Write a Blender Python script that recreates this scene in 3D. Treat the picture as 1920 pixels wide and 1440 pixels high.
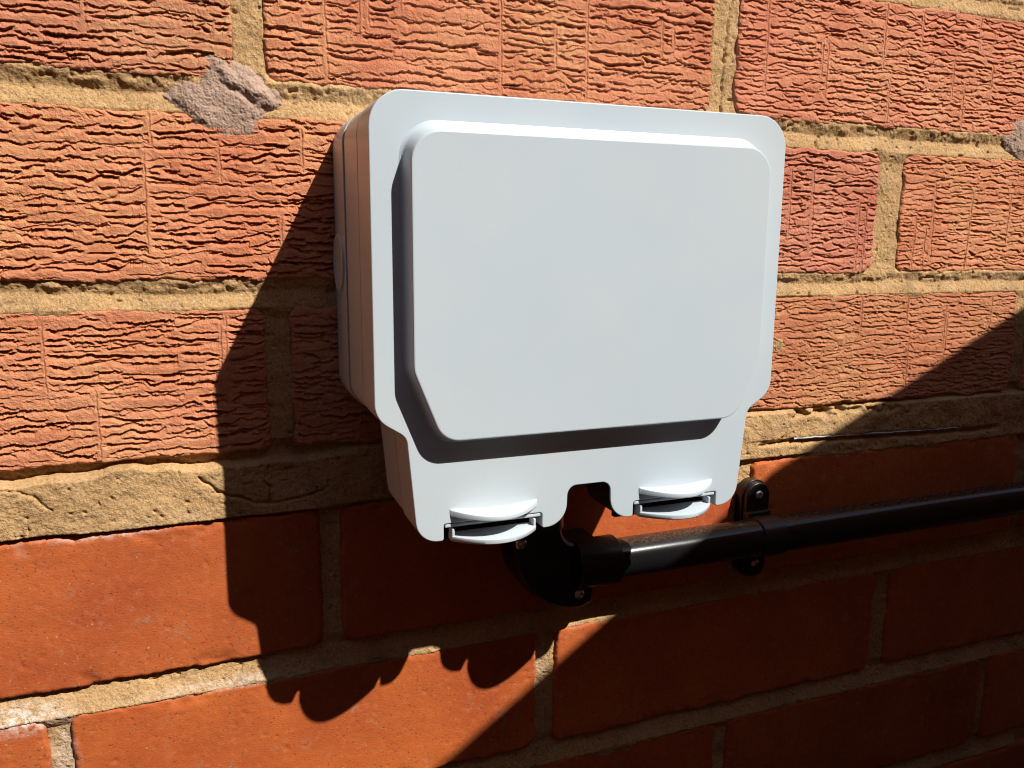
import bpy, bmesh, math
import numpy as np
from mathutils import Vector, Matrix

for o in list(bpy.data.objects):
    bpy.data.objects.remove(o, do_unlink=True)
SC = bpy.context.scene
COL = SC.collection
ZC = 0.45                       # camera height above the ground; x is measured from the foot of the camera


# ------------------------------------------------------------------ camera
cam_d = bpy.data.cameras.new('camera')
cam = bpy.data.objects.new('camera', cam_d)
COL.objects.link(cam)
right = Vector((0.93236879, -0.3614279, 0.00763622))
down = Vector((-0.05656427, -0.16671571, -0.9843812))
fwd = Vector((0.35705591, 0.91737438, -0.17588443))
cm = Matrix.Identity(4)
for i in range(3):
    cm[i][0], cm[i][1], cm[i][2] = right[i], -down[i], -fwd[i]
cm.translation = Vector((0.0, -0.36407, ZC))
cam.matrix_world = cm
cam_d.sensor_width = 36.0
cam_d.lens = 1536.52 / 1920 * 36.0
cam_d.clip_start = 0.01
cam_d.clip_end = 3000
SC.camera = cam

# ------------------------------------------------------------------ world, sun, exposure
SUN = Vector((0.70, -1.0, 1.34))            # towards the sun
el = math.atan2(SUN.z, math.hypot(SUN.x, SUN.y))
wd = bpy.data.worlds.new('World')
SC.world = wd
wd.use_nodes = True
nt = wd.node_tree
sky = nt.nodes.new('ShaderNodeTexSky')
sky.sky_type = 'NISHITA'
sky.sun_disc = False
sky.sun_elevation = el
sky.sun_rotation = math.atan2(SUN.x, SUN.y)
bgn = nt.nodes['Background']
bgn.inputs['Strength'].default_value = 0.07
nt.links.new(sky.outputs[0], bgn.inputs['Color'])

sl = bpy.data.lights.new('sun', 'SUN')
sl.energy = 5.0
sl.angle = math.radians(0.53)
sl.color = (1.0, 0.95, 0.87)
sun = bpy.data.objects.new('sun', sl)
COL.objects.link(sun)
sun.location = (2, -3, 4)
sun.rotation_euler = (-SUN).to_track_quat('-Z', 'Y').to_euler()

SC.view_settings.view_transform = 'Standard'
SC.view_settings.look = 'None'
SC.view_settings.gamma = 1.0
SC.view_settings.use_curve_mapping = False
SC.view_settings.exposure = 0.5
SC.render.engine = 'CYCLES'
SC.cycles.filter_width = 1.1


# ------------------------------------------------------------------ helpers
def P(x, z, d):
    """x, z in mm from the foot of the camera, d = mm out from the brick face"""
    return (x / 1000.0, -d / 1000.0, z / 1000.0 + ZC)


def tag(o, label=None, cat=None, group=None, kind=None):
    if label: o['label'] = label
    if cat: o['category'] = cat
    if group: o['group'] = group
    if kind: o['kind'] = kind
    return o


def empty(name, loc):
    o = bpy.data.objects.new(name, None)
    o.empty_display_size = 0.05
    o.location = loc
    COL.objects.link(o)
    return o


def link(name, me, mat, parent=None, loc=None):
    o = bpy.data.objects.new(name, me)
    COL.objects.link(o)
    if mat is not None and not me.materials:
        me.materials.append(mat)
    if loc is not None:
        o.location = loc
    if parent is not None:
        o.parent = parent
        o.matrix_parent_inverse = Matrix.Translation(parent.location).inverted()
    return o


def smooth(me, ang=22):
    me.polygons.foreach_set('use_smooth', [True] * len(me.polygons))
    me.set_sharp_from_angle(angle=math.radians(ang))


def mesh_np(name, V, F, flat=False):
    """V (n,3) float, F (m,4) int quads"""
    me = bpy.data.meshes.new(name)
    me.vertices.add(len(V))
    me.vertices.foreach_set('co', np.ascontiguousarray(V, dtype=np.float32).ravel())
    m = len(F)
    me.loops.add(m * 4)
    me.loops.foreach_set('vertex_index', np.ascontiguousarray(F, dtype=np.int32).ravel())
    me.polygons.add(m)
    me.polygons.foreach_set('loop_start', np.arange(0, m * 4, 4, dtype=np.int32))
    me.polygons.foreach_set('use_smooth', np.full(m, not flat, dtype=bool))
    me.update(calc_edges=True)
    me.validate()
    return me


def lattice(seed, n=256):
    return np.random.default_rng(seed).random((n, n)).astype(np.float32) * 2 - 1


_L = {}


def noise(x, z, scale, seed=0):
    """smooth value noise, -1..1; scale = feature size in mm"""
    if seed not in _L:
        _L[seed] = lattice(seed + 101)
    T = _L[seed]
    u = np.asarray(x, dtype=np.float64) / scale + 37.3 + seed * 7.1
    v = np.asarray(z, dtype=np.float64) / scale + 91.7 + seed * 3.3
    iu = np.floor(u).astype(np.int64)
    iv = np.floor(v).astype(np.int64)
    fu = u - iu
    fv = v - iv
    fu = fu * fu * (3 - 2 * fu)
    fv = fv * fv * (3 - 2 * fv)
    a = T[iu & 255, iv & 255]
    b = T[(iu + 1) & 255, iv & 255]
    c = T[iu & 255, (iv + 1) & 255]
    d = T[(iu + 1) & 255, (iv + 1) & 255]
    return (a * (1 - fu) + b * fu) * (1 - fv) + (c * (1 - fu) + d * fu) * fv


def fbm(x, z, scale, octv=4, seed=0, gain=0.5):
    s = 0
    a = 1.0
    for k in range(octv):
        s = s + a * noise(x, z, scale / 2 ** k, seed + k)
        a *= gain
    return s


# ------------------------------------------------------------------ materials
def new_mat(name):
    m = bpy.data.materials.new(name)
    m.use_nodes = True
    n = m.node_tree
    b = n.nodes['Principled BSDF']
    return m, n, b


def N(n, t, **kw):
    nd = n.nodes.new(t)
    for k, v in kw.items():
        setattr(nd, k, v)
    return nd


def tex(n, co, scale, detail=4, rough=0.55, vec_scale=None):
    t = N(n, 'ShaderNodeTexNoise')
    t.inputs['Scale'].default_value = scale
    t.inputs['Detail'].default_value = detail
    t.inputs['Roughness'].default_value = rough
    if vec_scale:
        mp = N(n, 'ShaderNodeMapping')
        mp.inputs['Scale'].default_value = vec_scale
        n.links.new(co, mp.inputs['Vector'])
        n.links.new(mp.outputs[0], t.inputs['Vector'])
    else:
        n.links.new(co, t.inputs['Vector'])
    return t.outputs['Fac']


def ramp(n, fac, stops):
    r = N(n, 'ShaderNodeValToRGB')
    e = r.color_ramp.elements
    while len(e) < len(stops):
        e.new(0.5)
    for i, (p, c) in enumerate(stops):
        e[i].position = p
        e[i].color = (c, c, c, 1) if not isinstance(c, tuple) else (c[0], c[1], c[2], 1)
    n.links.new(fac, r.inputs[0])
    return r.outputs[0]


def mix(n, fac, a, b, mode='MIX'):
    m = N(n, 'ShaderNodeMix', data_type='RGBA', blend_type=mode)
    for sock, v in ((m.inputs[0], fac), (m.inputs[6], a), (m.inputs[7], b)):
        if isinstance(v, (int, float)):
            sock.default_value = v
        elif isinstance(v, tuple):
            sock.default_value = (v[0], v[1], v[2], 1)
        else:
            n.links.new(v, sock)
    return m.outputs[2]


def bump(n, b, h, dist, strength=1.0):
    bp = N(n, 'ShaderNodeBump')
    bp.inputs['Distance'].default_value = dist
    bp.inputs['Strength'].default_value = strength
    n.links.new(h, bp.inputs['Height'])
    n.links.new(bp.outputs[0], b.inputs['Normal'])
    return bp


def bloom(n, co, c, spots, col=(0.66, 0.58, 0.52), gs=380):
    """whitish lime salts that came out of the joint at a few places"""
    for (px, pz, rx, rz, k) in spots:
        mp = N(n, 'ShaderNodeMapping')
        q = P(px, pz, 0)
        mp.inputs['Scale'].default_value = (1000 / rx, 1.0, 1000 / rz)
        mp.inputs['Location'].default_value = (-q[0] * 1000 / rx, 0, -q[2] * 1000 / rz)
        n.links.new(co, mp.inputs['Vector'])
        ln = N(n, 'ShaderNodeVectorMath', operation='LENGTH')
        n.links.new(mp.outputs[0], ln.inputs[0])
        f = ramp(n, ln.outputs['Value'], [(0.15, k), (1.0, 0.0)])
        g = ramp(n, tex(n, co, gs, 5, 0.7), [(0.40, 0.0), (0.60, 1.0)])
        mu = N(n, 'ShaderNodeMath', operation='MULTIPLY')
        n.links.new(f, mu.inputs[0]); n.links.new(g, mu.inputs[1])
        c = mix(n, mu.outputs[0], c, col)
    return c


LIME = [(-78, -200, 26, 9, 1.0), (-62, -222, 7, 24, 0.7), (10, -200, 60, 4, 0.55), (-40, -123.5, 30, 3, 0.6), (160, -215, 6, 20, 0.5)]


def mat_rustic():
    m, n, b = new_mat('rustic_brick')
    co = N(n, 'ShaderNodeNewGeometry').outputs['Position']
    oc = N(n, 'ShaderNodeObjectInfo').outputs['Color']
    c = mix(n, ramp(n, tex(n, co, 30, 5), [(0.35, 0.0), (0.68, 1.0)]), (0.48, 0.162, 0.085), (0.60, 0.245, 0.138))
    c = mix(n, ramp(n, tex(n, co, 320, 3), [(0.45, 0.0), (0.75, 0.55)]), c, (0.66, 0.28, 0.145))
    sand = ramp(n, tex(n, co, 16, 6, 0.62), [(0.46, 0.0), (0.66, 0.8)])
    grain = ramp(n, tex(n, co, 420, 4, 0.6), [(0.42, 0.0), (0.60, 1.0)])
    sm = N(n, 'ShaderNodeMath', operation='MULTIPLY')
    n.links.new(sand, sm.inputs[0]); n.links.new(grain, sm.inputs[1])
    c = mix(n, sm.outputs[0], c, (0.62, 0.355, 0.165))
    spk = ramp(n, tex(n, co, 700, 2), [(0.74, 0.0), (0.79, 0.8)])
    c = mix(n, spk, c, (0.66, 0.46, 0.25))
    c = mix(n, 1.0, c, oc, 'MULTIPLY')
    n.links.new(c, b.inputs['Base Color'])
    b.inputs['Roughness'].default_value = 0.92
    b.inputs['Specular IOR Level'].default_value = 0.2
    bump(n, b, tex(n, co, 1900, 4, 0.6), 0.0009, 0.9)
    return m


def mat_smooth():
    m, n, b = new_mat('smooth_brick')
    co = N(n, 'ShaderNodeNewGeometry').outputs['Position']
    oc = N(n, 'ShaderNodeObjectInfo').outputs['Color']
    c = mix(n, ramp(n, tex(n, co, 14, 5, 0.6), [(0.33, 0.0), (0.68, 1.0)]), (0.36, 0.070, 0.020), (0.50, 0.125, 0.026))
    c = mix(n, ramp(n, tex(n, co, 260, 4), [(0.5, 0.0), (0.8, 0.5)]), c, (0.52, 0.17, 0.06))
    gm = ramp(n, tex(n, co, 120, 5, 0.7), [(0.565, 0.0), (0.64, 0.6)])
    gb = ramp(n, tex(n, co, 40, 3), [(0.46, 0.0), (0.60, 1.0)])
    g = N(n, 'ShaderNodeMath', operation='MULTIPLY')
    n.links.new(gm, g.inputs[0]); n.links.new(gb, g.inputs[1])
    c = mix(n, g.outputs[0], c, (0.37, 0.20, 0.125))
    dk = ramp(n, tex(n, co, 900, 2), [(0.635, 0.0), (0.69, 0.85)])
    c = mix(n, dk, c, (0.17, 0.045, 0.02))
    lt = ramp(n, tex(n, co, 620, 2), [(0.695, 0.0), (0.74, 0.8)])
    c = mix(n, lt, c, (0.58, 0.30, 0.12))
    c = mix(n, 1.0, c, oc, 'MULTIPLY')
    c = bloom(n, co, c, LIME)
    n.links.new(c, b.inputs['Base Color'])
    b.inputs['Roughness'].default_value = 0.72
    b.inputs['Specular IOR Level'].default_value = 0.3
    h1 = tex(n, co, 1100, 5, 0.6, (0.75, 1, 1.2))
    bump(n, b, h1, 0.00028, 0.7)
    return m


def mat_mortar():
    m, n, b = new_mat('sand_mortar')
    co = N(n, 'ShaderNodeNewGeometry').outputs['Position']
    c = mix(n, ramp(n, tex(n, co, 24, 5, 0.6), [(0.36, 0.0), (0.66, 1.0)]), (0.345, 0.205, 0.09), (0.475, 0.295, 0.137))
    c = mix(n, ramp(n, tex(n, co, 55, 4, 0.6), [(0.52, 0.0), (0.72, 0.7)]), c, (0.45, 0.30, 0.18))
    c = mix(n, ramp(n, tex(n, co, 900, 3, 0.6), [(0.40, 0.0), (0.72, 0.8)]), c, (0.60, 0.39, 0.195))
    c = mix(n, ramp(n, tex(n, co, 1100, 2, 0.5), [(0.60, 0.0), (0.68, 0.8)]), c, (0.20, 0.12, 0.05))
    st = ramp(n, tex(n, co, 35, 6, 0.7), [(0.54, 0.0), (0.66, 0.6)])
    c = mix(n, st, c, (0.24, 0.155, 0.08))
    c = mix(n, ramp(n, tex(n, co, 500, 1), [(0.76, 0.0), (0.79, 0.9)]), c, (0.72, 0.58, 0.36))
    c = bloom(n, co, c, LIME)
    n.links.new(c, b.inputs['Base Color'])
    b.inputs['Roughness'].default_value = 0.95
    b.inputs['Specular IOR Level'].default_value = 0.15
    bump(n, b, tex(n, co, 1250, 3, 0.6), 0.0007, 0.8)
    return m


def mat_cement():
    m, n, b = new_mat('grey_cement')
    co = N(n, 'ShaderNodeNewGeometry').outputs['Position']
    c = mix(n, ramp(n, tex(n, co, 60, 5, 0.6), [(0.36, 0.0), (0.66, 1.0)]), (0.30, 0.19, 0.14), (0.41, 0.275, 0.205))
    c = mix(n, ramp(n, tex(n, co, 900, 3), [(0.42, 0.0), (0.72, 0.7)]), c, (0.47, 0.36, 0.30))
    n.links.new(c, b.inputs['Base Color'])
    b.inputs['Roughness'].default_value = 0.95
    b.inputs['Specular IOR Level'].default_value = 0.15
    bump(n, b, tex(n, co, 1250, 3, 0.6), 0.0007, 0.8)
    return m


def mat_plastic():
    m, n, b = new_mat('grey_plastic')
    co = N(n, 'ShaderNodeNewGeometry').outputs['Position']
    c = mix(n, ramp(n, tex(n, co, 9, 3), [(0.35, 0.0), (0.65, 1.0)]), (0.445, 0.52, 0.578), (0.485, 0.543, 0.583))
    c = mix(n, ramp(n, tex(n, co, 420, 1, 0.4), [(0.86, 0.0), (0.875, 0.85)]), c, (0.16, 0.14, 0.12))
    c = mix(n, ramp(n, tex(n, co, 300, 2, 0.4), [(0.775, 0.0), (0.80, 0.6)]), c, (0.68, 0.68, 0.66))
    du = ramp(n, tex(n, co, 26, 6, 0.65), [(0.46, 0.0), (0.72, 0.22)])
    c = mix(n, du, c, (0.53, 0.53, 0.52))
    sc_ = ramp(n, tex(n, co, 900, 2, 0.5, (0.16, 0.16, 1.0)), [(0.73, 0.0), (0.77, 0.16)])
    c = mix(n, sc_, c, (0.66, 0.68, 0.70))
    c = bloom(n, co, c, [(133, -84, 9, 6, 0.28)], (0.66, 0.42, 0.30), 120)
    n.links.new(c, b.inputs['Base Color'])
    r = ramp(n, tex(n, co, 18, 4, 0.6), [(0.3, 0.28), (0.7, 0.38)])
    n.links.new(r, b.inputs['Roughness'])
    b.inputs['Specular IOR Level'].default_value = 0.45
    bump(n, b, tex(n, co, 2600, 2, 0.5), 0.00004, 0.6)
    return m


def mat_black(name='black_pvc', dust=True, rough=0.34):
    m, n, b = new_mat(name)
    ge = N(n, 'ShaderNodeNewGeometry')
    co = ge.outputs['Position']
    base = (0.007, 0.007, 0.008)
    c = mix(n, ramp(n, tex(n, co, 500, 3), [(0.55, 0.0), (0.85, 0.5)]), base, (0.016, 0.014, 0.012))
    if dust:
        sx = N(n, 'ShaderNodeSeparateXYZ')
        n.links.new(ge.outputs['Normal'], sx.inputs[0])
        up = ramp(n, sx.outputs['Z'], [(0.72, 0.0), (0.98, 0.42)])
        gr = ramp(n, tex(n, co, 750, 5, 0.7), [(0.40, 0.12), (0.66, 1.0)])
        mu = N(n, 'ShaderNodeMath', operation='MULTIPLY')
        n.links.new(up, mu.inputs[0]); n.links.new(gr, mu.inputs[1])
        c = mix(n, mu.outputs[0], c, (0.23, 0.125, 0.07))
        rr = N(n, 'ShaderNodeMath', operation='MULTIPLY_ADD')
        n.links.new(mu.outputs[0], rr.inputs[0])
        rr.inputs[1].default_value = 0.5
        rr.inputs[2].default_value = rough
        n.links.new(rr.outputs[0], b.inputs['Roughness'])
    else:
        b.inputs['Roughness'].default_value = rough
    n.links.new(c, b.inputs['Base Color'])
    bump(n, b, tex(n, co, 900, 3), 0.00002, 0.5)
    return m


def mat_metal(name, col, rough):
    m, n, b = new_mat(name)
    co = N(n, 'ShaderNodeNewGeometry').outputs['Position']
    c = mix(n, ramp(n, tex(n, co, 900, 4), [(0.4, 0.0), (0.7, 1.0)]), col, tuple(v * 0.6 for v in col))
    n.links.new(c, b.inputs['Base Color'])
    b.inputs['Metallic'].default_value = 1.0
    b.inputs['Roughness'].default_value = rough
    bump(n, b, tex(n, co, 1500, 3), 0.0001, 0.6)
    return m


def mat_plain(name, c1, c2, scale, rough=0.9, bd=0.001):
    m, n, b = new_mat(name)
    co = N(n, 'ShaderNodeNewGeometry').outputs['Position']
    c = mix(n, ramp(n, tex(n, co, scale, 6, 0.6), [(0.35, 0.0), (0.68, 1.0)]), c1, c2)
    n.links.new(c, b.inputs['Base Color'])
    b.inputs['Roughness'].default_value = rough
    bump(n, b, tex(n, co, scale * 6, 5, 0.6), bd, 0.7)
    return m


M_RUST = mat_rustic()
M_SMOOTH = mat_smooth()
M_MORT = mat_mortar()
M_CEM = mat_cement()
M_PLAS = mat_plastic()
M_BLACK = mat_black('black_pvc', True, 0.17)
M_BLACK2 = mat_black('black_fitting', True, 0.30)
M_GASK_SHADE = mat_black('gasket_and_slot_shade', False, 0.7)  # gasket black, also used as painted shade in the latch slots
M_SCREW = mat_metal('zinc_screw', (0.72, 0.72, 0.70), 0.28)
M_STRIP = mat_plain('old_damp_strip', (0.22, 0.21, 0.20), (0.50, 0.48, 0.45), 300, 0.6, 0.0004)
M_GROUND = mat_plain('ground_soil', (0.07, 0.05, 0.035), (0.15, 0.11, 0.08), 6, 0.95, 0.004)
M_WOOD = mat_plain('weathered_timber', (0.10, 0.065, 0.04), (0.19, 0.13, 0.085), 30, 0.85, 0.0006)

# ------------------------------------------------------------------ ground (structure)
bm = bmesh.new()
gs = 400.0
for q in ((-gs, -gs), (gs, -gs), (gs, gs), (-gs, gs)):
    bm.verts.new((q[0], q[1], 0))
bm.faces.new(bm.verts)
me = bpy.data.meshes.new('ground')
bm.to_mesh(me); bm.free()
tag(link('ground', me, M_GROUND), kind='structure')

# ------------------------------------------------------------------ the brick wall
wall = empty('brick_wall', (0.2, 0.0, 0.0))
tag(wall, 'sunlit red brick wall with sandy mortar, creased bricks above and smooth bricks below', 'wall')

# rows near the camera: (z top, z bottom, kind, [(x0, x1), ...])
ROWS = [
    (204, 139.5, 'rustic', [(-82, 133), (145, 360), (372, 587)]),
    (126.3, 61.8, 'rustic', [(-194, 20.7), (32.5, 247.7), (262.2, 477), (489, 704)]),
    (48.2, -18.3, 'rustic', [(-299, -92), (-81, 133), (145, 360.4), (378.5, 593)]),
    (-30.0, -93.0, 'rustic', [(-186, 28.3), (38.2, 256), (268, 481), (492, 707)]),
    (-122.6, -189.4, 'smooth', [(-167, 48.0), (57.2, 275), (286.5, 498), (508, 723)]),
    (-201.6, -266.6, 'smooth', [(-283, -67.8), (-58.6, 156.5), (167.3, 385), (396.5, 612)]),
    (-278.6, -341.0, 'smooth', [(-170, 45), (56, 271.4), (279.8, 486.5), (493, 708)]),
    (-353.0, -418.0, 'smooth', [(-60, 155), (166, 380), (391, 606)]),
]
STEP = 0.36


def crease_field(w, h, seed, density=1.0, depth=1.0):
    """drag-wire creases: torn scales whose lower lip stands proud; returns H[rows from top, cols] in mm"""
    rg = np.random.default_rng(seed)
    nx = int(w / STEP) + 1
    nz = int(h / STEP) + 1
    us = np.arange(nx) * STEP
    vs = np.arange(nz) * STEP
    H = np.zeros((nz, nx), dtype=np.float64)
    fine = rg.normal(0, 1, (400,))
    # vertical wire lines
    verts = []
    for k in range(int(rg.integers(6, 11) * w / 215) + 1):
        u0 = rg.uniform(4, w - 4)
        v0 = rg.uniform(-10, h * 0.6)
        verts.append((u0, v0, v0 + rg.uniform(12, h * 0.9), rg.normal(0, 0.02)))
    v = rg.uniform(1.6, 3.0)
    while v < h - 0.6:
        u = rg.uniform(-18, 0)
        while u < w:
            L = min(55, max(4, rg.lognormal(2.5, 0.62)))
            a, bnd = u, u + L
            # split where a wire line crosses
            cuts = sorted(q[0] for q in verts if q[1] < v < q[2] and a < q[0] < bnd)
            pieces = []
            s = a
            for cc in cuts:
                pieces.append((s, cc - rg.uniform(0.2, 0.9)))
                s = cc + rg.uniform(0.2, 0.9)
            pieces.append((s, bnd))
            for (p0, p1) in pieces:
                if p1 - p0 < 1.5:
                    continue
                i0 = max(0, int(p0 / STEP)); i1 = min(nx, int(p1 / STEP))
                if i1 - i0 < 3:
                    continue
                uu = us[i0:i1]
                t = (uu - p0) / (p1 - p0)
                off = rg.normal(0, 0.95)
                wl = rg.uniform(13, 42)
                amp = rg.uniform(0.15, 0.95)
                line = (v + off + rg.normal(0, 0.035) * (uu - (p0 + p1) / 2)
                        + amp * np.sin(uu / wl * 6.283 + rg.uniform(0, 6.28))
                        + 0.45 * amp * np.sin(uu / (wl * 0.43) * 6.283 + rg.uniform(0, 6.28)))
                kn = np.arange(uu[0] - 3, uu[-1] + 3, rg.uniform(1.0, 2.4))
                line = line + np.interp(uu, kn, rg.normal(0, 0.20, len(kn)))
                line = line + rg.normal(0, 0.07, len(uu))
                A = depth * rg.choice([0.5, 0.95, 1.4, 1.9], p=[0.18, 0.36, 0.33, 0.13]) * rg.uniform(0.85, 1.15)
                tp = np.clip(np.minimum(t, 1 - t) * (p1 - p0) / 2.2, 0, 1) ** 0.7
                md = np.interp(uu, kn, np.clip(rg.normal(1, 0.28, len(kn)), 0.35, 1.6))
                Ac = A * tp * md
                Lr = rg.uniform(1.5, 2.8)
                nw = int((Lr + 0.8) / STEP) + 2
                r0 = np.floor((line - 0.8) / STEP).astype(int)
                rows = r0[None, :] + np.arange(nw)[:, None]
                cols = np.broadcast_to(np.arange(i0, i1)[None, :], rows.shape)
                dv = rows * STEP - line[None, :]
                drop = np.where(dv >= 0, -Ac[None, :] * np.clip(1 - dv / Lr, 0, 1) ** 1.15, 0.0)
                lip = np.where((dv < 0) & (dv > -0.8), 0.15 * Ac[None, :] * (1 + dv / 0.8), 0.0)
                ok = (rows >= 0) & (rows < nz)
                R, Cc = rows[ok], cols[ok]
                H[R, Cc] = np.minimum(H[R, Cc], drop[ok]) + lip[ok]
            u = bnd + rg.uniform(-3.0, 1.6)
        v += rg.uniform(1.9, 3.9) / density
    # short tears running across the scales
    for k in range(int(70 * w / 215)):
        uc, vc, ln_, an = rg.uniform(0, w), rg.uniform(1, h - 1), rg.uniform(1.5, 6), rg.normal(0, 0.7)
        i0 = max(0, int((uc - 4) / STEP)); i1 = min(nx, int((uc + 4) / STEP))
        j0 = max(0, int((vc - 4) / STEP)); j1 = min(nz, int((vc + 4) / STEP))
        if i1 - i0 < 2 or j1 - j0 < 2:
            continue
        gu, gv = np.meshgrid(us[i0:i1] - uc, vs[j0:j1] - vc)
        al = gu * math.cos(an) + gv * math.sin(an)
        ac = -gu * math.sin(an) + gv * math.cos(an) + 0.3 * np.sin(al * 1.7 + uc)
        H[j0:j1, i0:i1] -= rg.uniform(0.25, 0.8) * np.clip(1 - np.abs(al) / (ln_ / 2), 0, 1) ** 0.5 * np.where(ac > 0, np.exp(-ac / 0.6), np.exp(-(ac / 0.25) ** 2))
    # the wire lines themselves: a fine groove beside a low ridge
    UU, VV = np.meshgrid(us, vs)
    for (u0, v0, v1, sl_) in verts:
        du = UU - (u0 + sl_ * (VV - v0) + 0.15 * np.sin(VV * 0.7 + u0))
        wv = np.clip((VV - v0) / 2, 0, 1) * np.clip((v1 - VV) / 2, 0, 1)
        H += wv * (-0.27 * np.exp(-(du / 0.32) ** 2) + 0.2 * np.exp(-((du - 0.75) / 0.45) ** 2))
    return H


def hi_brick(x0, x1, zt, zb, kind, seed, density=1.0, depth=1.0):
    rg = np.random.default_rng(seed + 5000)
    w, h = x1 - x0, zt - zb
    st = STEP if kind == 'rustic' else 0.9
    # columns: fine inside the part the picture can show, coarser outside it
    xs = [x0]
    zmid = (zt + zb) / 2
    while xs[-1] < x1 - 0.2:
        x = xs[-1]
        s = st
        if x < -85 or x > 518 or zb > 139 or zt < -345:
            s = 2.4
        elif kind == 'rustic' and zt < 60 and 75 < x < 278:
            s = 1.3
        elif kind == 'smooth' and zt > -195 and 90 < x < 200 and False:
            s = 2
        xs.append(min(x1, x + s))
    xs = np.array(xs)
    nz = int(h / (st if (zb < 139 and zt > -345) else 2.4)) + 1
    zs = np.linspace(zt, zb, nz)
    X, Z = np.meshgrid(xs, zs)
    ex = np.minimum(X - x0, x1 - X)
    ez = np.minimum(zt - Z, Z - zb)
    e = np.minimum(ex, ez)
    e = np.where((ex < 5) & (ez < 5), 5 - np.sqrt(np.clip(5 - ex, 0, 5) ** 2 + np.clip(5 - ez, 0, 5) ** 2), e)
    if kind == 'rustic':
        Hf = crease_field(w, h, seed, density, depth)
        ci = np.clip(((xs - x0) / STEP).round().astype(int), 0, Hf.shape[1] - 1)
        ri = np.clip(((zt - zs) / STEP).round().astype(int), 0, Hf.shape[0] - 1)
        H = Hf[np.ix_(ri, ci)]
        H = H * np.clip(0.35 + (e - 0.5) / 3.0, 0.35, 1)
        H = H + 0.35 * noise(X, Z, 22, 3) + 0.12 * noise(X, Z, 5, 4)
        H = H + 0.11 * noise(X, Z, 1.1, 5) + 0.09 * noise(X * 0.8 + Z * 0.6, Z * 0.5 - X * 0.3, 0.55, 6)
        # sparse lumps and stones
        lum = noise(X, Z, 4.0, 7)
        H = H + np.clip(lum - 0.72, 0, 1) * 1.6
        rr, rd = 1.6, 1.3
    else:
        H = 0.30 * noise(X, Z, 40, 8) + 0.14 * noise(X, Z, 12, 9) + 0.035 * noise(X, Z, 2.2, 10)
        H = H + 0.03 * noise(X * 0.12, Z, 2.3, 11)
        pit = noise(X, Z, 2.0, 12)
        H = H - np.clip(pit - 0.78, 0, 1) * 3.0
        # chipped, torn edges
        tear = np.clip(fbm(X, Z, 9, 3, 13) - 0.15, 0, 1)
        H = H - tear * np.clip(1 - e / 7.0, 0, 1) * 1.6
        rr, rd = 1.2, 1.3
    en = e + 0.9 * noise(X, Z, 6, 14) * np.clip(1 - e / 6, 0, 1) + 0.45 * noise(X, Z, 1.7, 15)
    H = H - rd * np.clip(1 - en / rr, 0, 1.3) ** 2
    # corner chips
    for cx, cz in ((x0, zt), (x1, zt), (x0, zb), (x1, zb)):
        R = abs(rg.normal(0, 3.2)) + 1
        dd = np.hypot(X - cx, Z - cz) + noise(X, Z, 3, 16)
        H = H - np.clip(1 - dd / R, 0, 1) * 2.0
    H = H + rg.normal(0, 0.25) + (X - (x0 + x1) / 2) / w * rg.normal(0, 0.5) + (Z - zmid) / h * rg.normal(0, 0.4)
    # wander of the brick's outline
    k = np.exp(-np.clip(e, 0, None) / 4.0)
    amp = 0.9 if kind == 'rustic' else 0.6
    DX = k * amp * fbm(X, Z, 14, 3, 17)
    DZ = k * amp * fbm(X, Z, 16, 3, 20)
    Xw, Zw = X + DX, Z + DZ
    nr, nc = X.shape
    cx, cz = x0, zb
    V = np.stack([(Xw - cx) / 1000, -H / 1000, (Zw - cz) / 1000], -1).reshape(-1, 3)
    idx = np.arange(nr * nc).reshape(nr, nc)
    F = np.stack([idx[:-1, :-1], idx[1:, :-1], idx[1:, 1:], idx[:-1, 1:]], -1).reshape(-1, 4)
    ring = np.concatenate([idx[0, :], idx[1:, -1], idx[-1, -2::-1], idx[-2:0:-1, 0]])
    B = V[ring].copy()
    B[:, 1] = 0.07
    bi = np.arange(len(ring)) + nr * nc
    V = np.concatenate([V, B])
    r2 = np.roll(ring, -1); b2 = np.roll(bi, -1)
    F = np.concatenate([F, np.stack([ring, r2, b2, bi], -1)])
    me = mesh_np('brick', V, F, kind == 'rustic')
    o = link('brick', me, M_RUST if kind == 'rustic' else M_SMOOTH, wall, P(x0, zb, 0))
    t = rg.uniform(0.90, 1.06)
    o.color = (t * rg.uniform(0.98, 1.03), t * rg.uniform(0.94, 1.06), t * rg.uniform(0.92, 1.08), 1)
    return o


sd = 10
for (zt, zb, kind, spans) in ROWS:
    for (a, b_) in spans:
        sd += 1
        right_side = a > 250
        ob = hi_brick(a, b_, zt, zb, kind, sd, 1.38 if right_side else 1.14, 0.82 if right_side else 1.12)

# bricks further out than the picture reaches: plain bevelled bricks sharing two meshes
def low_brick(name, w, h, mat):
    bm = bmesh.new()
    bmesh.ops.create_cube(bm, size=1.0)
    bmesh.ops.scale(bm, vec=(w, 0.1, h), verts=bm.verts)
    bmesh.ops.translate(bm, vec=(w / 2, 0.05, h / 2), verts=bm.verts)
    bmesh.ops.bevel(bm, geom=[e for e in bm.edges if all(v.co.y < 0.001 for v in e.verts)], offset=0.002, segments=1, affect='EDGES')
    me = bpy.data.meshes.new(name)
    bm.to_mesh(me); bm.free()
    me.materials.append(mat)
    return me


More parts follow.
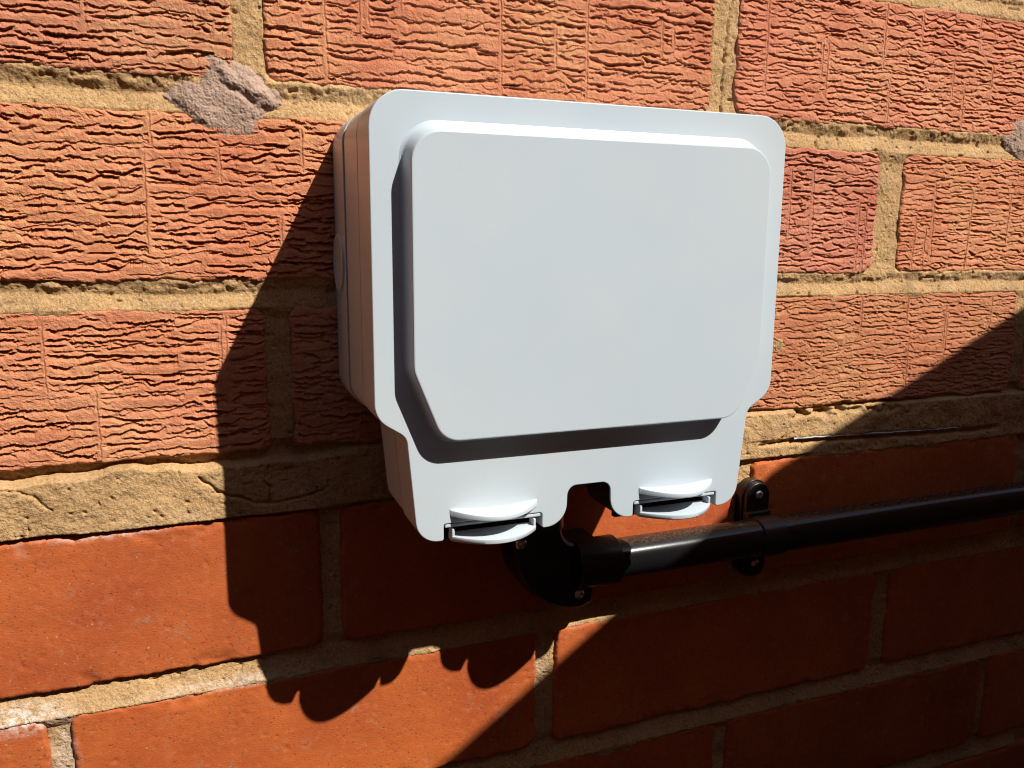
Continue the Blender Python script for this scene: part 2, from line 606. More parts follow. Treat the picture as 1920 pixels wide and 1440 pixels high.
LB = {'rustic': low_brick('outer_brick_rustic', 0.215, 0.065, M_RUST), 'smooth': low_brick('outer_brick_smooth', 0.215, 0.065, M_SMOOTH)}
rg = np.random.default_rng(77)
zz = [(r[1], r[2], r[3]) for r in ROWS]
z = 216.0
k = 0
while z < 1500:
    zz.append((z, 'rustic', [(-999 + 0, -999)])); z += 77; k += 1
for ri_, (zb, kind, spans) in enumerate(zz):
    if spans[0][0] == -999:
        x = -1000 + (ri_ % 2) * 113
        xs_ = list(np.arange(x, 1250, 227))
    else:
        xs_ = []
        x = spans[0][0] - 11 - 215
        while x > -1010:
            xs_.append(x); x -= 226
        x = spans[-1][1] + 11
        while x < 1250:
            xs_.append(x); x += 226
    for x in xs_:
        o = link('brick', LB[kind], None, wall, P(x, zb, rg.normal(0, 0.3)))
        t = rg.uniform(0.88, 1.06)
        o.color = (t, t * rg.uniform(0.93, 1.06), t * rg.uniform(0.9, 1.08), 1)

# backing mortar, set back behind the brick faces
def box_mesh(name, a, b):
    bm = bmesh.new()
    bmesh.ops.create_cube(bm, size=1.0)
    for v in bm.verts:
        v.co = Vector([(a[i] + b[i]) / 2 + v.co[i] * (b[i] - a[i]) for i in range(3)])
    me = bpy.data.meshes.new(name)
    bm.to_mesh(me); bm.free()
    return me


link('mortar_core', box_mesh('mortar_core', (-1.02, 0.0065, -0.02), (1.47, 0.10, ZC + 1.52)), M_MORT, wall)

# pointing: one sheet of relief for the joints in view
JSTEP = 0.55
jx = np.arange(-100, 530, JSTEP)
jz = np.arange(152, -372, -JSTEP)
JX, JZ = np.meshgrid(jx, jz)
HM = np.full(JX.shape, -6.0)
MASK = np.zeros(JX.shape, bool)
HP = np.full(JX.shape, -9.0)
for i in range(len(ROWS)):
    zt, zb, kind, spans = ROWS[i]
    inrow = (JZ <= zt) & (JZ >= zb)
    for s in range(len(spans) - 1):
        a, b_ = spans[s][1], spans[s + 1][0]
        m = inrow & (JX > a - 5) & (JX < b_ + 5)
        t = np.clip((JX - a) / (b_ - a), 0, 1)
        hp = -1.5 - 1.0 * (1 - t) * (1 if kind == 'smooth' else 0.2) + 0.5 * noise(JX, JZ, 9, 33)
        if kind == 'smooth':
            hp = hp - 0.3
        hp = hp - 0.9 * np.maximum(np.maximum(a - JX, JX - b_), 0)
        me_ = (JZ <= zt + 6) & (JZ >= zb - 6) & (JX > a - 5) & (JX < b_ + 5)
        HP = np.where(me_, hp, HP)
        HM = np.where(m, hp, HM)
        MASK |= m
for i in range(len(ROWS)):
    zt, zb, kind, spans = ROWS[i]
    if i + 1 < len(ROWS):
        zl = ROWS[i + 1][0]
        m = (JZ < zb + 5) & (JZ > zl - 5)
        t = np.clip((zb - JZ) / (zb - zl), -0.2, 1.2)
        tc = np.clip(t, 0, 1)
        if i == 3:
            pass
            left = np.clip((70 - JX) / 20, 0, 1)
            body = 1.1 + 0.8 * fbm(JX, JZ, 20, 3, 35)
            edge = 0.10 + 0.10 * noise(JX, JX * 0, 26, 36) + 0.06 * noise(JX, JX * 0, 7, 37)
            gap = np.clip((t - edge) / 0.07, 0, 1)
            hl = -5.2 + (5.2 + body) * gap ** 0.6
            low = np.clip((0.99 + 0.03 * noise(JX, JX * 0, 15, 38) - t) / 0.045, 0, 1)
            hl = np.where(low < 1, -3.5 + (hl + 3.5) * low, hl)
            # right part: broken layers and the old strip's ledge
            br = fbm(JX, JZ, 15, 4, 40)
            hr = 0.4 + 0.9 * br
            zed = -111.0 - (JX - 314) * 0.0270 + 0.5 * noise(JX, JX * 0, 12, 41)
            under = np.exp(-((JZ - (zed - 1.9)) / 1.5) ** 2) * np.clip((JX - 290) / 14, 0, 1) * np.clip((478 - JX) / 8, 0, 1)
            hr = hr - 3.0 * under
            gz = np.exp(-((JZ + 97.0 + 0.02 * (JX - 344)) / (2.3 + 1.3 * noise(JX, JZ, 9, 42))) ** 2) * np.clip((JX - 306) / 12, 0, 1) * np.clip((392 - JX) / 16, 0, 1)
            hr = hr - 6.0 * gz * np.clip(0.8 + 1.2 * fbm(JX, JZ, 7, 3, 43), 0, 1.2)
            hr = hr + 0.9 * np.abs(fbm(JX, JZ, 22, 3, 44)) * np.where(JZ > zed, 1.0, 0.3)
            hr = hr - 4.0 * np.clip(1 - (t - 0.03) / 0.06, 0, 1)
            hr = hr - 3.0 * np.clip((t - 0.93) / 0.03, 0, 1) * np.clip((330 - JX) / 15, 0, 1)
            hb = left * hl + (1 - left) * hr
        else:
            D0 = {0: 1.9, 1: 2.2, 2: 1.8, 4: 4.2, 5: 4.2, 6: 4.0}[i]
            ttop = np.clip(tc + 0.18 * fbm(JX, JZ, 20, 3, 45 + i), 0, 1)
            if i < 3:
                tj = np.clip(tc + 0.10 * fbm(JX, JZ, 24, 2, 45 + i), 0, 1)
                hb = -0.5 - D0 * np.where(tj < 0.42, np.clip(tj / 0.42, 0, 1) ** 0.8, np.clip((1 - tj) / 0.58, 0, 1) ** 1.2) + 0.25 * fbm(JX, JZ, 14, 3, 50 + i) + 0.35 * tj
            else:
                hb = -D0 * (1 - ttop) ** 0.9 + 0.25 + 0.35 * fbm(JX, JZ, 14, 3, 50 + i)
            # torn upper lip of the joint
            rag = np.clip(fbm(JX, JZ, 5, 3, 55 + i) + 0.25, 0, 1.2) * np.clip(1 - abs(tc - 0.22) / 0.25, 0, 1)
            hb = hb + (1.1 if i < 3 else 0.5) * rag
        wq = np.clip(np.maximum(zl - JZ, JZ - zb) / 5.0, 0, 1)
        over = np.maximum(np.maximum(zl - JZ, JZ - zb), 0)
        hb = np.where(HP > -8, hb * (1 - wq) + HP * wq, hb - (0.55 + 0.35 * fbm(JX, JZ, 16, 2, 47)) * over)
        HM = np.where(m, hb, HM)
        MASK |= m
HM = HM + 0.20 * fbm(JX, JZ, 4.2, 2, 60) + 0.16 * noise(JX, JZ, 1.5, 64) + 0.12 * noise(JX, JZ, 0.95, 67) + 0.09 * np.random.default_rng(9).normal(0, 1, JX.shape)
HM = HM - 1.5 * np.clip(noise(JX, JZ, 2.6, 65) - 0.72, 0, 1) / 0.28


def crack(pts, depth, width):
    global HM
    pts = np.array(pts, float)
    D = np.full(JX.shape, 99.0)
    jig = 0.7 * fbm(JX, JZ, 5, 2, 66)
    for a, b_ in zip(pts[:-1], pts[1:]):
        ab = b_ - a
        t = np.clip(((JX - a[0]) * ab[0] + (JZ - a[1]) * ab[1]) / (ab @ ab), 0, 1)
        D = np.minimum(D, np.hypot(JX - a[0] - t * ab[0] + jig, JZ - a[1] - t * ab[1] + jig))
    HM = HM - depth * np.exp(-(D / width) ** 2)


crack([(-2, -103), (3, -107), (8, -110.4), (17, -114), (26.5, -116.6), (38, -116), (48.7, -113.6), (56, -109)], 2.0, 0.55)
crack([(27, -100), (25.5, -106), (27.5, -110), (26.5, -116.6)], 1.8, 0.5)
crack([(-92, -99), (-70, -101), (-62, -106), (-58, -110)], 1.0, 0.5)
crack([(290, -113.5), (305, -112.5), (314, -111)], 1.8, 0.6)
crack([(262.5, 128), (256.5, 112), (255, 90), (254.5, 60)], 1.6, 0.6)

nr, nc = JX.shape
V = np.stack([JX / 1000, -HM / 1000, JZ / 1000 + ZC], -1).reshape(-1, 3)
idx = np.arange(nr * nc).reshape(nr, nc)
keep = MASK[:-1, :-1] & MASK[1:, :-1] & MASK[1:, 1:] & MASK[:-1, 1:]
F = np.stack([idx[:-1, :-1], idx[1:, :-1], idx[1:, 1:], idx[:-1, 1:]], -1)[keep]
used = np.unique(F)
rm = np.full(nr * nc, -1)
rm[used] = np.arange(len(used))
link('mortar_pointing', mesh_np('mortar_pointing', V[used], rm[F]), M_MORT, wall)


# grey cement smears stuck on the face
def smear(name, outline, thick, seed, label):
    pts = np.array(outline, float)
    x0, x1 = pts[:, 0].min() - 3, pts[:, 0].max() + 3
    z0, z1 = pts[:, 1].min() - 3, pts[:, 1].max() + 3
    gx = np.arange(x0, x1, 0.4)
    gz_ = np.arange(z1, z0, -0.4)
    X, Z = np.meshgrid(gx, gz_)
    jx_ = X + 1.2 * fbm(X, Z, 7, 4, seed, 0.62)
    jz_ = Z + 1.2 * fbm(X, Z, 7, 4, seed + 5, 0.62)
    inside = np.zeros(X.shape, bool)
    D = np.full(X.shape, 99.0)
    n_ = len(pts)
    for i in range(n_):
        a, b_ = pts[i], pts[(i + 1) % n_]
        c = ((a[1] > jz_) != (b_[1] > jz_)) & (jx_ < (b_[0] - a[0]) * (jz_ - a[1]) / (b_[1] - a[1] + 1e-9) + a[0])
        inside ^= c
        ab = b_ - a
        t = np.clip(((jx_ - a[0]) * ab[0] + (jz_ - a[1]) * ab[1]) / (ab @ ab), 0, 1)
        D = np.minimum(D, np.hypot(jx_ - a[0] - t * ab[0], jz_ - a[1] - t * ab[1]))
    e = np.where(inside, D, -D)
    H = -2.2 + (2.2 + thick) * np.clip((e + 2.5) / 7.0, 0, 1) ** 0.6
    return X, Z, H, e


def smear_mesh(name, X, Z, H, e, seed):
    H = H + 0.45 * fbm(X, Z, 9, 4, seed + 9) + 0.22 * noise(X, Z, 1.6, seed + 12) + 0.16 * np.random.default_rng(seed).normal(0, 1, X.shape)
    ok = e > -2.5
    nr, nc = X.shape
    V = np.stack([X / 1000, -H / 1000, Z / 1000 + ZC], -1).reshape(-1, 3)
    idx = np.arange(nr * nc).reshape(nr, nc)
    keep = ok[:-1, :-1] & ok[1:, :-1] & ok[1:, 1:] & ok[:-1, 1:]
    F = np.stack([idx[:-1, :-1], idx[1:, :-1], idx[1:, 1:], idx[:-1, 1:]], -1)[keep]
    used = np.unique(F)
    rm = np.full(nr * nc, -1); rm[used] = np.arange(len(used))
    return mesh_np(name, V[used], rm[F])


X, Z, H, e = smear('cement_smear', [(-4, 54), (0, 58), (6, 62), (9, 68), (14, 70), (21, 67), (28, 64), (35, 59), (38, 55), (35, 51), (30, 47), (30, 41), (24, 37), (15, 36), (9, 41), (3, 45), (-2, 49)], 1.0, 70, '')
# the ridge across its top
ZJ = Z + 1.8 * fbm(X, Z, 9, 4, 95, 0.6)
H = H + (0.9 + 0.8 * fbm(X, Z, 6, 3, 97)) * np.exp(-(((ZJ - 63.5) + 0.55 * (X - 20)) / 2.4) ** 2) * np.clip((X - 10) / 4, 0, 1) * np.clip((38 - X) / 6, 0, 1)
H = H - (0.9 + 0.9 * fbm(X, Z, 5, 3, 98)) * np.exp(-(((ZJ - 59.0) + 0.55 * (X - 20)) / 1.6) ** 2) * np.clip((X - 14) / 4, 0, 1) * np.clip((34 - X) / 6, 0, 1)
o = link('cement_smear', smear_mesh('cement_smear', X, Z, H, e, 70), M_CEM, wall)
o['label'] = 'grey lump of cement stuck across the joint beside the box'
X, Z, H, e = smear('cement_smear', [(457, 60), (460, 68), (468, 74), (482, 74), (488, 62), (480, 50), (468, 49), (461, 53)], 0.9, 80, '')
o = link('cement_smear', smear_mesh('cement_smear', X, Z, H, e, 80), M_CEM, wall)
o['label'] = 'grey cement smear at the right edge of the wall'
X, Z, H, e = smear('cement_smear', [(293, -55), (297, -52), (302, -54), (303, -60), (298, -63), (293, -61)], 0.8, 90, '')
link('cement_smear', smear_mesh('cement_smear', X, Z, H, e, 90), M_MORT, wall)

# the old damp strip showing in the wide joint
bm = bmesh.new()
prev = None
rg = np.random.default_rng(4)
for x in np.arange(313, 472, 3.0):
    zc = -111.0 - (x - 314) * 0.0270 + rg.normal(0, 0.10)
    dd = 1.5 + rg.normal(0, 0.25) - max(0, (x - 420) * 0.04)
    th = 0.8 + rg.normal(0, 0.12)
    ring = [bm.verts.new(P(x, zc + th / 2, -5)), bm.verts.new(P(x, zc + th / 2, dd - 0.5)), bm.verts.new(P(x, zc, dd)), bm.verts.new(P(x, zc - th / 2, dd - 0.3)), bm.verts.new(P(x, zc - th / 2, -5))]
    if prev:
        for i in range(4):
            bm.faces.new((prev[i], prev[i + 1], ring[i + 1], ring[i]))
    prev = ring
me = bpy.data.meshes.new('damp_proof_strip')
bm.to_mesh(me); bm.free()
link('damp_proof_strip', me, M_STRIP, wall)


# ------------------------------------------------------------------ prism tools
def fillet(pts, n=10):
    """pts: (x, z, r) polygon -> rounded outline"""
    out = []
    m = len(pts)
    for i in range(m):
        p = np.array(pts[i][:2], float); r = pts[i][2]
        a = np.array(pts[i - 1][:2], float); b_ = np.array(pts[(i + 1) % m][:2], float)
        u = (a - p) / np.linalg.norm(a - p); v = (b_ - p) / np.linalg.norm(b_ - p)
        if r <= 0:
            out.append(p); continue
        ang = math.acos(max(-1, min(1, u @ v)))
        tl = r / math.tan(ang / 2)
        c = p + (u + v) / np.linalg.norm(u + v) * (r / math.sin(ang / 2))
        s = p + u * tl - c; e_ = p + v * tl - c
        a0 = math.atan2(s[1], s[0]); a1 = math.atan2(e_[1], e_[0])
        da = (a1 - a0 + math.pi) % (2 * math.pi) - math.pi
        k = max(3, int(n * min(1, max(0.4, abs(da) / 1.57))))
        for j in range(k + 1):
            t = a0 + da * j / k
            out.append(c + r * np.array([math.cos(t), math.sin(t)]))
    return np.array(out)


def area(o):
    x, z = o[:, 0], o[:, 1]
    return 0.5 * np.sum(x * np.roll(z, -1) - np.roll(x, -1) * z)


def grow(o, d):
    """offset an outline outwards by d mm"""
    s = 1 if area(o) > 0 else -1
    t1 = o - np.roll(o, 1, 0); t2 = np.roll(o, -1, 0) - o
    t1 /= np.linalg.norm(t1, axis=1)[:, None] + 1e-12
    t2 /= np.linalg.norm(t2, axis=1)[:, None] + 1e-12
    n1 = np.stack([t1[:, 1], -t1[:, 0]], 1); n2 = np.stack([t2[:, 1], -t2[:, 0]], 1)
    nn = n1 + n2
    ln = np.linalg.norm(nn, axis=1)[:, None]
    nn = nn / np.maximum(ln, 0.3)
    mit = np.clip(2 / np.maximum(ln, 0.9), 1, 1.6)
    return o + s * d * nn * mit


def loft(name, layers, mat, parent, cap0=True, cap1=True, ang=12):
    """layers: list of (outline, depth)"""
    bm = bmesh.new()
    rings = [[bm.verts.new(P(q[0], q[1], d)) for q in o] for o, d in layers]
    m = len(rings[0])
    for r0, r1 in zip(rings[:-1], rings[1:]):
        for i in range(m):
            j = (i + 1) % m
            bm.faces.new((r0[i], r0[j], r1[j], r1[i]))
    if cap0: bm.faces.new(rings[0][::-1])
    if cap1: bm.faces.new(rings[-1])
    bmesh.ops.recalc_face_normals(bm, faces=bm.faces)
    me = bpy.data.meshes.new(name)
    bm.to_mesh(me); bm.free()
    smooth(me, ang)
    return link(name, me, mat, parent)


def bevelled(o, d0, d1, bev, back=None):
    """layers of a prism with a rounded front edge (and back edge when back is given)"""
    L = []
    if back:
        for k in range(4):
            t = k / 3 * math.pi / 2
            L.append((grow(o, -back * (1 - math.sin(t))), d0 + back * (1 - math.cos(t))))
    else:
        L.append((o, d0))
    for k in range(4):
        t = k / 3 * math.pi / 2
        L.append((grow(o, -bev * (1 - math.cos(t))), d1 - bev * (1 - math.sin(t))))
    return L


# ------------------------------------------------------------------ weatherproof socket box
XC = 146.8
box = empty('socket_box', P(XC, -115, 0))
tag(box, 'closed pale grey plastic weatherproof socket box fixed to the brick wall', 'socket box')


def mirror(half):
    """half outline on the left, listed from the top middle to the bottom middle (x relative to XC)"""
    rt = [(-x, z, r) for x, z, r in half[::-1]]
    return fillet([(XC + x, z, r) for x, z, r in half + rt], 12)


rim_half = [(-87.7, 50.1, 13.0), (-87.7, -65.6, 10.0), (-76.0, -73.2, 5.4), (-72.2, -115.3, 9.0), (-61.9, -115.3, 1.0),
            (-61.9, -108.6, 0.8), (-20.8, -108.6, 1.2), (-20.8, -115.2, 1.0), (-10.2, -115.2, 9.0), (-9.6, -98.8, 4.0)]
RIM = mirror(rim_half)
FRAME = fillet([(XC + x, z, r) for x, z, r in [(-87.5, 49.9, 13.0), (-87.5, -65.4, 10.0), (-75.8, -73.0, 5.4), (-72.0, -114.6, 9.5),
                (-13.0, -114.6, 6.0), (-11.0, -91.0, 4.0), (26.0, -91.0, 4.0), (27.0, -72.4, 3.0), (87.5, -72.4, 12.0), (87.5, 49.9, 13.0)]], 12)
BACK = fillet([(XC - 87.9, 49.6, 13), (XC - 87.9, -72.5, 13), (XC + 87.9, -72.5, 13), (XC + 87.9, 49.6, 13)], 12)
FACE = mirror([(-74.5, 35.9, 11.0), (-74.5, -47.2, 10.0), (-63.9, -73.7, 9.5)])

loft('back_box', bevelled(BACK, -6, 23.8, 0.4), M_PLAS, box)
loft('gasket', [(grow(BACK, -1.9), 23), (grow(BACK, -1.9), 27.5)], M_GASK_SHADE, box)
loft('frame', bevelled(FRAME, 26.2, 52.4, 0.25, 0.3), M_PLAS, box)
loft('gasket', [(grow(FRAME, -1.9), 52.0), (grow(FRAME, -1.9), 55.5)], M_GASK_SHADE, box)
lid = loft('lid', bevelled(RIM, 54.4, 75.0, 0.45, 0.25), M_PLAS, box)
# raised middle panel: a fillet at its foot, drafted sides, a small round at the face
prof = [(3.0, 74.9), (2.7, 75.06), (2.1, 75.35), (1.6, 75.9), (1.3, 76.8), (1.1, 78.0), (0.62, 81.4), (0.5, 82.2), (0.35, 82.6), (0.12, 82.9), (-0.25, 83.0)]
lay = []
for g, d in prof:
    oo = grow(FACE, g)
    oo[:, 1] += np.clip((oo[:, 1] + 10) / 40, 0, 1) * 1.7 * max(0.0, (82.6 - d) / 7.7)
    lay.append((oo, d))
loft('panel', lay, M_PLAS, lid, cap0=False)

# knock-out disc moulded on the left side of the back box
def disc_side(name, x, zc, dc, r, h, mat, parent):
    bm = bmesh.new()
    n = 40
    rings = []
    for rr, hh in ((r + 0.5, 0.0), (r, 0.25), (r - 0.1, h - 0.2), (r - 0.6, h), (r - 1.6, h), (r - 2.1, h - 0.35)):
        rings.append([bm.verts.new(P(x - hh, zc + rr * math.cos(a), dc + rr * math.sin(a) * 0.9)) for a in [2 * math.pi * k / n for k in range(n)]])
    for r0, r1 in zip(rings[:-1], rings[1:]):
        for i in range(n):
            bm.faces.new((r0[i], r0[(i + 1) % n], r1[(i + 1) % n], r1[i]))
    bm.faces.new(rings[-1])
    bmesh.ops.recalc_face_normals(bm, faces=bm.faces)
    me = bpy.data.meshes.new(name)
    bm.to_mesh(me); bm.free(); smooth(me, 40)
    return link(name, me, mat, parent)


disc_side('knockout', XC - 87.85, -11.0, 11.8, 12.3, 1.3, M_PLAS, box)


# the two squeeze latches under the lid
def sweep(name, xs, profile, mat, parent, ang=35):
    """profile(s, x) -> list of (d, z); closed section swept along x"""
    bm = bmesh.new()
    rings = []
    for x in xs:
        rings.append([bm.verts.new(P(x, zq, dq)) for dq, zq in profile(x)])
    m = len(rings[0])
    for r0, r1 in zip(rings[:-1], rings[1:]):
        for i in range(m):
            bm.faces.new((r0[i], r0[(i + 1) % m], r1[(i + 1) % m], r1[i]))
    bm.faces.new(rings[0]); bm.faces.new(rings[-1][::-1])
    bmesh.ops.recalc_face_normals(bm, faces=bm.faces)
    me = bpy.data.meshes.new(name)
    bm.to_mesh(me); bm.free(); smooth(me, ang)
    return link(name, me, mat, parent)


def bar(name, a, b, mat, parent, bev=0.25):
    """box from corner a to b, both (x, z, d)"""
    o = fillet([(a[0], a[1], bev), (b[0], a[1], bev), (b[0], b[1], bev), (a[0], b[1], bev)], 3)
    return loft(name, bevelled(o, a[2], b[2], bev), mat, parent, ang=30)


for xl in (105.45, 2 * XC - 105.45):
    hw = 18.0

    def up(x):
        s = (x - xl) / hw
        e_ = 10.0 * (1 - s * s) + 0.35
        zt = -103.9 + 1.2 * s * s
        th = 2.25 + 0.75 * s * s
        f = 75 + e_
        r = min(0.6, e_ * 0.45)
        return [(74.6, zt + 0.25), (75 + min(0.5, e_ * 0.3), zt), (f - r, zt - 0.3), (f - r * 0.3, zt - 0.3 - r * 0.3), (f, zt - 0.3 - r), (f - 0.15, zt - th + 0.25), (f - 0.45, zt - th), (74.6, zt - th - 0.6)]

    lip = sweep('latch', np.linspace(xl - hw, xl + hw, 41), up, M_PLAS, lid)
    xm = xl + 0.2

    def dn(x):
        s = (x - xm) / 17.6
        f = 75.2 + 9.3 * max(0.0, 1 - s * s)
        b_ = 70.5
        zt, zb = -113.7, -115.9
        return [(b_, zt), (f - 0.4, zt), (f - 0.1, zt - 0.15), (f, zt - 0.45), (f - 0.2, zb + 0.4), (f - 0.6, zb), (b_, zb)]

    cat_ = sweep('catch', np.linspace(xm - 17.6, xm + 17.6, 41), dn, M_PLAS, box)
    for sx in (-1, 1):
        bar('catch_arm', (xm + sx * 17.0 - 0.5, -114.2, 70.6), (xm + sx * 17.0 + 0.5, -110.9, 75.3), M_PLAS, cat_, 0.15)
    bar('latch_slot_shade', (xl - 19.6, -121.8, 54.5), (xl + 26.5, -108.0, 57.0), M_GASK_SHADE, lid, 0.3)  # near-black plate standing in for the shade inside the slot
    bar('latch_bar', (xl - 19.9, -110.2, 68.0), (xl + 19.9, -109.0, 74.7), M_PLAS, lid, 0.2)


# black rubber seal lining the cable notch, added to keep the notch dark
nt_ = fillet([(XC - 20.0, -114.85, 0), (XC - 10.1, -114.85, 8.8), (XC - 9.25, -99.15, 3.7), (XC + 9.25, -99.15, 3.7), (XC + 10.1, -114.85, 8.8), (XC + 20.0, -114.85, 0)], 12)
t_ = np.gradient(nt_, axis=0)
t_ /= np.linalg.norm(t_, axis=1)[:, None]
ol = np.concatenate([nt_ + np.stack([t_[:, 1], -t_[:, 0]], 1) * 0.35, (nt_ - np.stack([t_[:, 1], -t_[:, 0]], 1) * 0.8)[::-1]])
loft('cable_seal', [(ol, 54.2), (ol, 73.9)], M_GASK_SHADE, lid)

# ------------------------------------------------------------------ screws
def screw(parent, x, z, d, r, turn=0.0, mat=None):
    n, m = 48, 12
    bm = bmesh.new()
    rings = []
    for j in range(m + 1):
        rr = r * (1 - j / m)
        ring = []
        for i in range(n):
            a = 2 * math.pi * i / n
            u, v = rr * math.cos(a), rr * math.sin(a)
            hgt = 0.9 * (1 - (rr / r) ** 4) + 0.55 * (1 - (rr / r) ** 2)
            cu, cv = u * math.cos(turn) + v * math.sin(turn), -u * math.sin(turn) + v * math.cos(turn)
            if rr < r * 0.66 and (abs(cu) < r * 0.15 or abs(cv) < r * 0.15):
                hgt -= 0.75
            ring.append(bm.verts.new(P(x + u, z + v, d + hgt)))
            if rr == 0: break
        rings.append(ring)
    back = [bm.verts.new(P(x + r * math.cos(2 * math.pi * i / n), z + r * math.sin(2 * math.pi * i / n), d - 1.5)) for i in range(n)]
    rings.insert(0, back)
    for r0, r1 in zip(rings[:-1], rings[1:]):
        for i in range(n):
            if len(r1) == 1:
                bm.faces.new((r0[i], r0[(i + 1) % n], r1[0]))
            else:
                bm.faces.new((r0[i], r0[(i + 1) % n], r1[(i + 1) % n], r1[i]))
    bmesh.ops.recalc_face_normals(bm, faces=bm.faces)
    me = bpy.data.meshes.new('screw')
    bm.to_mesh(me); bm.free(); smooth(me, 30)
    return link('screw', me, mat or M_SCREW, parent)


# ------------------------------------------------------------------ conduit: pipe, elbow, saddle
PZ, PD, PR = -159.4, 17.0, 10.0


def tube_x(name, x0, x1, zc, dc, r, mat, parent, n=48, bev=0.5, inner=None):
    xs = [(x0, r - bev), (x0 + bev, r), (x1 - bev, r), (x1, r - bev)]
    if inner: xs = [(x0, inner)] + xs + [(x1, inner)]
    bm = bmesh.new()
    rings = [[bm.verts.new(P(x, zc + rr * math.cos(2 * math.pi * k / n), dc + rr * math.sin(2 * math.pi * k / n))) for k in range(n)] for x, rr in xs]
    for r0, r1 in zip(rings[:-1], rings[1:]):
        for i in range(n):
            bm.faces.new((r0[i], r0[(i + 1) % n], r1[(i + 1) % n], r1[i]))
    bm.faces.new(rings[0]); bm.faces.new(rings[-1][::-1])
    bmesh.ops.recalc_face_normals(bm, faces=bm.faces)
    me = bpy.data.meshes.new(name)
    bm.to_mesh(me); bm.free(); smooth(me, 40)
    return link(name, me, mat, parent)


pipe = tube_x('conduit_pipe', 184, 1150, PZ, PD, PR, M_BLACK, None)
tag(pipe, 'straight black plastic conduit pipe running along the wall to the right', 'pipe')

elb = empty('conduit_elbow', P(160, -160, 0))
tag(elb, 'black plastic conduit elbow below the socket box, joining it to the pipe', 'conduit elbow')
arc = []
cx, cz, R0 = 172.0, -146.5, 36.0
for k in range(25):
    a = math.pi + (math.pi / 2) * k / 24
    arc.append((cx + R0 * math.cos(a), cz + R0 * math.sin(a)))
o = [(136.5, -141.0)] + arc[1:] + [(178.5, -180.5), (179.5, -172.0), (181, -171.3), (181, -147.6)]
for k in range(9):
    a = -math.pi / 2 - (math.pi / 2) * k / 8
    o.append((169.5 + 8 * math.cos(a), -139.6 + 8 * math.sin(a)))
o += [(161.5, -132), (138, -132), (137, -138)]
o = np.array(o)
loft('body', bevelled(o, -1.0, 20.0, 3.5), M_BLACK2, elb, ang=25)
tube_x('collar', 168, 191, PZ, PD, 12.2, M_BLACK2, elb, inner=10.05)
# upright arm into the box
bm = bmesh.new()
n = 40
rings = [[bm.verts.new(P(149.6 + 12.0 * math.cos(2 * math.pi * k / n), zq, PD + 12.0 * math.sin(2 * math.pi * k / n))) for k in range(n)] for zq in (-136.5, -74)]
for i in range(n):
    bm.faces.new((rings[0][i], rings[0][(i + 1) % n], rings[1][(i + 1) % n], rings[1][i]))
bm.faces.new(rings[0]); bm.faces.new(rings[1][::-1])
bmesh.ops.recalc_face_normals(bm, faces=bm.faces)
me = bpy.data.meshes.new('upright_arm'); bm.to_mesh(me); bm.free(); smooth(me, 40)
link('upright_arm', me, M_BLACK2, elb)
screw(elb, 139.6, -143.9, 19.6, 2.9, 0.5)
screw(elb, 170.9, -174.2, 19.6, 2.9, 0.9)

sad = empty('conduit_saddle', P(285, -159, 0))
tag(sad, 'black plastic saddle clip with two screws holding the conduit pipe', 'pipe clip')
o = fillet([(276.5, -131, 8.4), (276.5, -187.6, 8.4), (293.5, -187.6, 8.4), (293.5, -131, 8.4)], 12)
loft('base', bevelled(o, -0.5, 5.2, 0.4), M_BLACK2, sad)
o2 = grow(o, -1.0)
loft('plate', bevelled(o2, 5.0, 8.6, 0.9), M_BLACK2, sad)
tube_x('strap', 277.0, 292.0, PZ, PD, 10.9, M_BLACK2, sad, inner=10.05)
bar('shoulder', (277.4, PZ - 11.6, 2), (292.4, PZ + 11.6, 11.0), M_BLACK2, sad, 0.8)
screw(sad, 285.4, -138.8, 8.4, 2.6, 0.3)
screw(sad, 285.4, -178.4, 8.4, 2.6, 1.0)

# ------------------------------------------------------------------ made-up planter, standing in for the unseen caster of the slanting shade
pl = empty('shade_caster', P(600, -450, 300))
tag(pl, 'low weathered timber planter, made-up stand-in for the unseen thing shading the wall from the right', 'planter')
A = Vector((0.835, -0.102, 0)); K = Vector((0.4856, -0.2694, 0)); B = Vector((0.290, -0.426, 0))
ed = (B - A).normalized()
nn = Vector((0.548, -0.836, 0)).normalized()
TOP = ZC + 0.230
L = (B - A).length
W = 0.32


def plank(p, q, z0, z1, th, inward):
    bm = bmesh.new()
    dirn = (q - p).normalized()
    vs = []
    for zq in (z0, z1):
        for c in (p, q, q + inward * th, p + inward * th):
            vs.append(bm.verts.new((c.x, c.y, zq)))
    for f in ((0, 1, 2, 3), (7, 6, 5, 4), (0, 4, 5, 1), (1, 5, 6, 2), (2, 6, 7, 3), (3, 7, 4, 0)):
        bm.faces.new([vs[i] for i in f])
    bmesh.ops.recalc_face_normals(bm, faces=bm.faces)
    me = bpy.data.meshes.new('plank'); bm.to_mesh(me); bm.free()
    return link('plank', me, M_WOOD, pl)


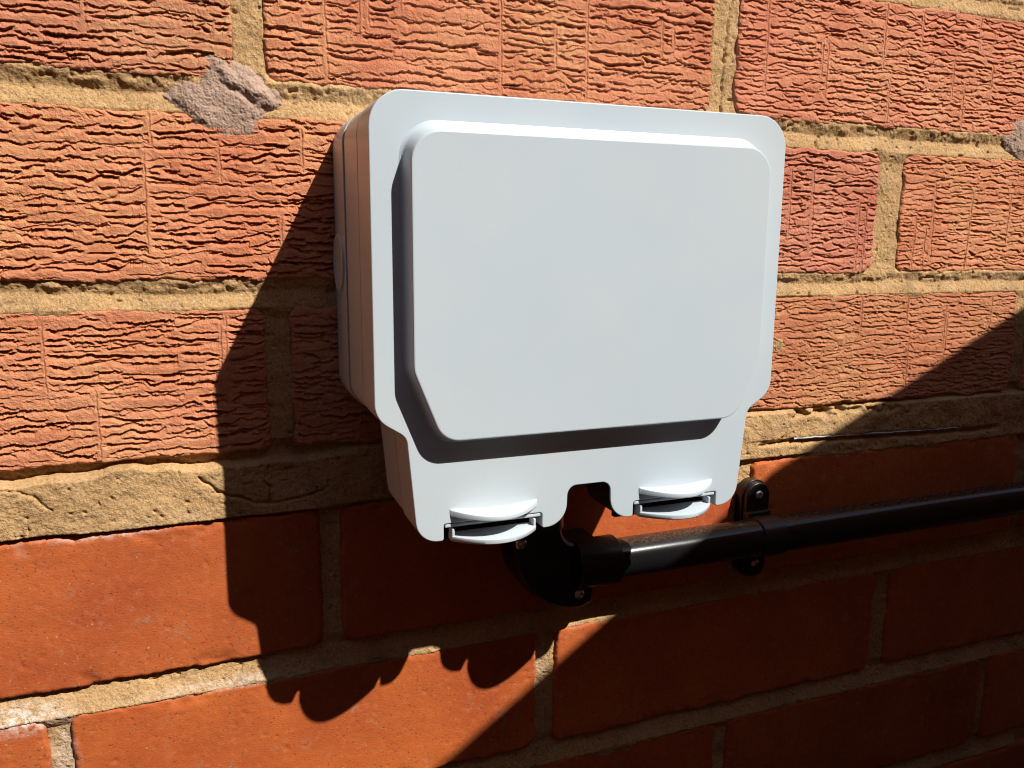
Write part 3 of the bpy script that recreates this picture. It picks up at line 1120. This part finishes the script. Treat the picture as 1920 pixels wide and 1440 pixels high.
C_ = [A, K, B, B + nn * W, A + nn * W]
cen = sum(C_, Vector((0, 0, 0))) / 5
nh = 5
for s in range(5):
    p, q = C_[s], C_[(s + 1) % 5]
    dq = (q - p).normalized()
    inw = Vector((-dq.y, dq.x, 0))
    if inw.dot(cen - p) < 0:
        inw = -inw
    lo = 0.001 * s
    for k in range(nh):
        plank(p, q, TOP * k / nh + 0.002 + lo, TOP * (k + 1) / nh - 0.003 - lo if k < nh - 1 else TOP - lo, 0.025, inw)
bm = bmesh.new()
ins = 0.0255
qs = [A + nn * ins + ed * ins, B + nn * ins - ed * ins, B + nn * (W - ins) - ed * ins, A + nn * (W - ins) + ed * ins]
bm.faces.new([bm.verts.new((c.x, c.y, TOP - 0.05)) for c in qs])
me = bpy.data.meshes.new('soil'); bm.to_mesh(me); bm.free()
link('soil', me, M_GROUND, pl)

# ------------------------------------------------------------------ unseen fence added behind the camera to cut sky and bounce light
fen = empty('sky_block_fence', (0.3, -1.3, 0))
tag(fen, 'tall weathered board fence, unseen, added behind the photographer to block sky light', 'fence')
bmf = box_mesh('fence_board', (0, 0, 0.03), (0.148, 0.02, 1.76))
bmf.materials.append(M_WOOD)
for k in range(30):
    link('board', bmf, None, fen, (-1.9 + 0.15 * k, -1.3 - (0.008 if k % 2 else 0.0), 0))
for zq in (0.35, 1.45):
    link('rail', box_mesh('rail', (-1.9, -1.36, zq), (2.6, -1.309, zq + 0.07)), M_WOOD, fen)

# ------------------------------------------------------------------ unseen gate added on the left to block sky light
gate = empty('sky_block_gate', (-1.3, -0.65, 0))
tag(gate, 'weathered board gate, unseen, added off to the left to block sky light', 'gate')
bg_ = box_mesh('gate_board', (0, 0, 0.03), (0.02, 0.148, 1.76))
bg_.materials.append(M_WOOD)
for k in range(8):
    link('board', bg_, None, gate, (-1.3, -1.27 + 0.15 * k, 0))
for zq in (0.4, 1.4):
    link('rail', box_mesh('rail', (-1.345, -1.27, zq), (-1.301, -0.07, zq + 0.09)), M_WOOD, gate)
